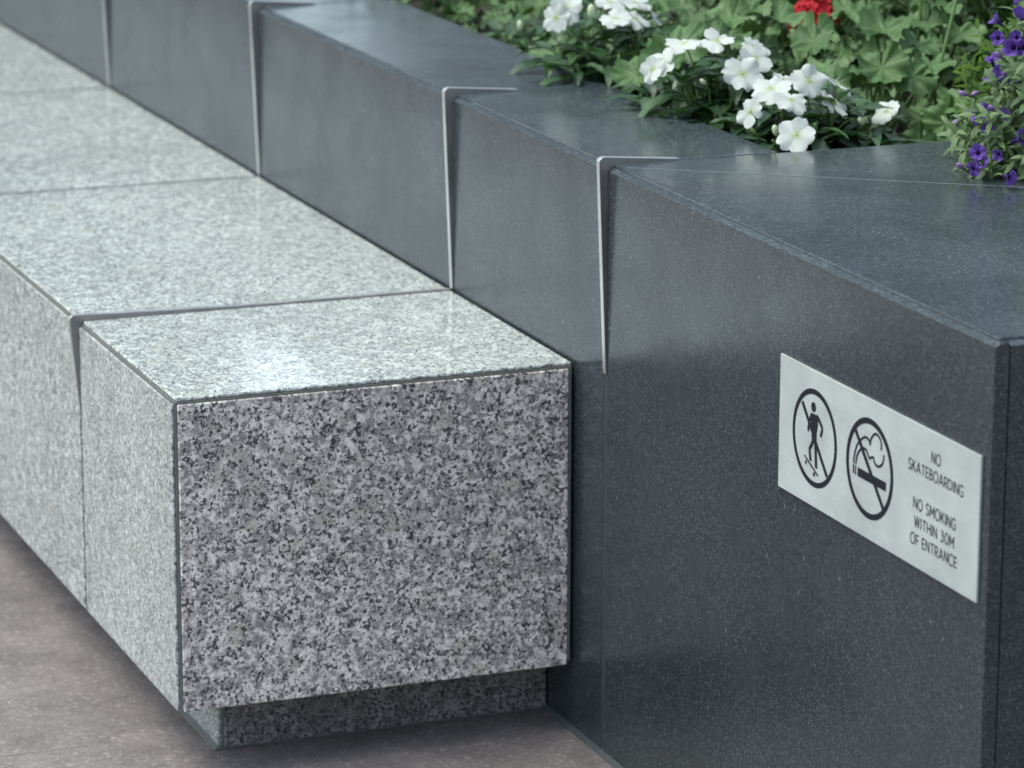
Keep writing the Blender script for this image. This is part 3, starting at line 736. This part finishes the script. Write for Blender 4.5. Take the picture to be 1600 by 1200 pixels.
def dup(root, loc, rotz, label, group):
    c = root.copy(); COL.objects.link(c); c.location = loc; c.rotation_euler = (0, 0, rotz); c['label'] = label; c['group'] = group
    for ch in root.children:
        # children keep their own offset, so the turn happens about the plant's foot
        d = ch.copy(); COL.objects.link(d); d.parent = c
    return c
random.seed(90)
for k in range(34):                             # the rest of the bed
    gx, gy = (.36 + (k % 4) * .35 + rnd(-.09, .09), 1.62 + (k // 4) * .34 + rnd(-.08, .08))
    dup(deep, (gx, gy, .60), rnd(0, 6), 'green geranium further along the planter bed, past the blurred ones', 'geraniums further along the bed')
for k in range(8):
    dup(deep, (1.05 + (k % 2) * .34 + rnd(-.06, .06), .02 + (k // 2) * .24 + rnd(-.05, .05), .60), rnd(0, 6), 'green geranium near the back of the planter bed, beside the dark shrubs', 'geraniums near the back of the bed')

# ------------------------------------------------------------------ trailing purple plant
random.seed(71)
tp = thing('trailing_petunia', 'bushy trailing plant of small purple trumpet flowers spilling over the dark coping', 'flowering plant', (.60, -.02, .62))
lf, st = MB(), MB(); Bc = Vector((.60, -.04, .66))
def blob(d, s=1.0):
    c = Vector((.60, -.17, .70)); z = max(d.z, 0)
    return c + Vector((d.x * (.245 + .03 * (1 - z)), d.y * (.215 + .02 * (1 - z)), d.z * .215)) * s
sprigs = []
for i in range(1250):
    a_ = rnd(0, 2 * math.pi); zz = rnd(-.02, 1.0)
    if i > 1080: a_ = rnd(R(185), R(262)); zz = rnd(-.05, .22)
    d = Vector((math.cos(a_) * math.sqrt(max(0, 1 - zz * zz)), math.sin(a_) * math.sqrt(max(0, 1 - zz * zz)), zz))
    if d.x > .45: continue
    tip = blob(d, 1.0); tip = Vector((.60, -.17, .70)).lerp(tip, rnd(.74, 1.12)); tip.z = max(tip.z, Z + .010)
    if tip.x < .386 + .54 * (tip.y + .21) + max(0, tip.z - .74) * .75 + rnd(-.012, .012): continue
    start = Bc + (tip - Bc) * .35 + Vector((0, 0, .04))
    start.z = max(start.z, Z + .015)
    out = (tip - Vector((.60, -.17, .66))).normalized()
    end_up = tip + out * .012 + Vector((0, 0, rnd(-.012, .02))); end_up.z = max(end_up.z, Z + .007)
    pts = bez(start, tip, (0, 0, rnd(.0, .05)), 8) + [end_up]
    st.tube(pts, .0015, .0009, 4, .5)
    sprigs.append((end_up, out))
    for k in range(15):
        t = 1 - (k / 15) ** 1.3 * .62; j = min(int(t * 9), 8); p = pts[j].lerp(pts[j + 1], t * 9 - j)
        an = k * 2.4 + i; sd1 = out.orthogonal().normalized(); sd2 = out.cross(sd1)
        fw = (out * rnd(.25, .9) + sd1 * math.cos(an) + sd2 * math.sin(an) + Vector((0, 0, .25))).normalized(); ln = rnd(.012, .024)
        lance_leaf(lf, p + fw * .001, fw, out + Vector((0, 0, .8)), ln, ln * rnd(.28, .38), rnd(.1, .8), .25, rnd(.0, 1), nu=2, nv=5, blunt=True)
lf.build('foliage', MT['bell_leaf'], tp)
def trumpet(parent, o, nrm, size):
    mb = MB(); n_ = Vector(nrm).normalized(); a_ = n_.orthogonal().normalized(); b_ = n_.cross(a_); ph = rnd(0, 6); o = Vector(o); fl = rnd(-.1, .9); w5 = rnd(.1, .3)
    def fn(iu, iv):
        th = iu * 2 * math.pi; t = iv
        lob = 1 - .10 * abs(math.sin(th * 2.5)) - .05 * abs(math.sin(th * 5))
        if t < .4: rr = size * (.16 + .12 * t / .4); z = -size * 1.1 * (1 - t / .4)
        else: k = (t - .4) / .6; rr = size * (.28 + .72 * k * lob); z = size * (fl * k * k + w5 * k * math.sin(th * 5 + ph) + .12 * k * math.sin(2 * th + ph))
        return o + (a_ * math.cos(th) + b_ * math.sin(th)) * rr + n_ * z, iu * 5, max(0, (t - .3) / .7)
    mb.grid(fn, 30, 8, rnd(.2, 1))
    mb.build('flower', MT['violet_petal'], parent)
    st.tube([o - n_ * size * 1.1, o - n_ * size * 1.5, o - n_ * size * 2.2 - Vector((0, 0, .004))], .0016, .0009, 5)
vis = [(.400, -.25, .842), (.381, -.27, .802), (.409, -.27, .834), (.424, -.25, .841), (.395, -.27, .797), (.368, -.27, .761), (.373, -.27, .766), (.366, -.30, .751), (.356, -.34, .731),
       (.346, -.32, .720), (.379, -.34, .745), (.331, -.33, .715), (.427, -.20, .851), (.377, -.30, .762), (.351, -.37, .711), (.405, -.28, .796), (.393, -.25, .817), (.446, -.22, .857), (.412, -.30, .775), (.40, -.33, .74)]
for (x, y_, z) in vis + [(a + rnd(-.02, .05), b + rnd(-.03, .02), c + rnd(-.02, .015)) for a, b, c in vis[::3]]:
    o = Vector((x, y_, max(z, Z + .012))); n_ = (o - Vector((.58, -.14, .72))).normalized() * .7 + Vector((rnd(-.9, .9), rnd(-.7, .5), rnd(-.4, .8)))
    trumpet(tp, o + n_.normalized() * .002, n_, rnd(.0075, .0115))
for p, o in random.sample(sprigs, 30):
    if p.x < .47: continue
    trumpet(tp, p + o * .005, o + Vector((rnd(-.4, .4), rnd(-.4, .4), .2)), rnd(.0095, .0125))
for (x, y_, z) in [(.383, -.205, .774), (.364, -.225, .746), (.387, -.225, .777), (.330, -.30, .712), (.372, -.29, .772), (.395, -.26, .825)]:
    mb = MB(); n_ = Vector((rnd(-1, -.3), rnd(-.6, 0), rnd(-.3, .5))).normalized(); o = Vector((x, y_, z)); mb.ball(o, n_, .0032, .007); mb.build('bud', MT['mauve_bud'], tp)
    st.tube([o - n_ * .006, o - n_ * .018 + Vector((.004, .004, -.002))], .0014, .0010, 5)
st.build('stems', MT['stem'], tp)
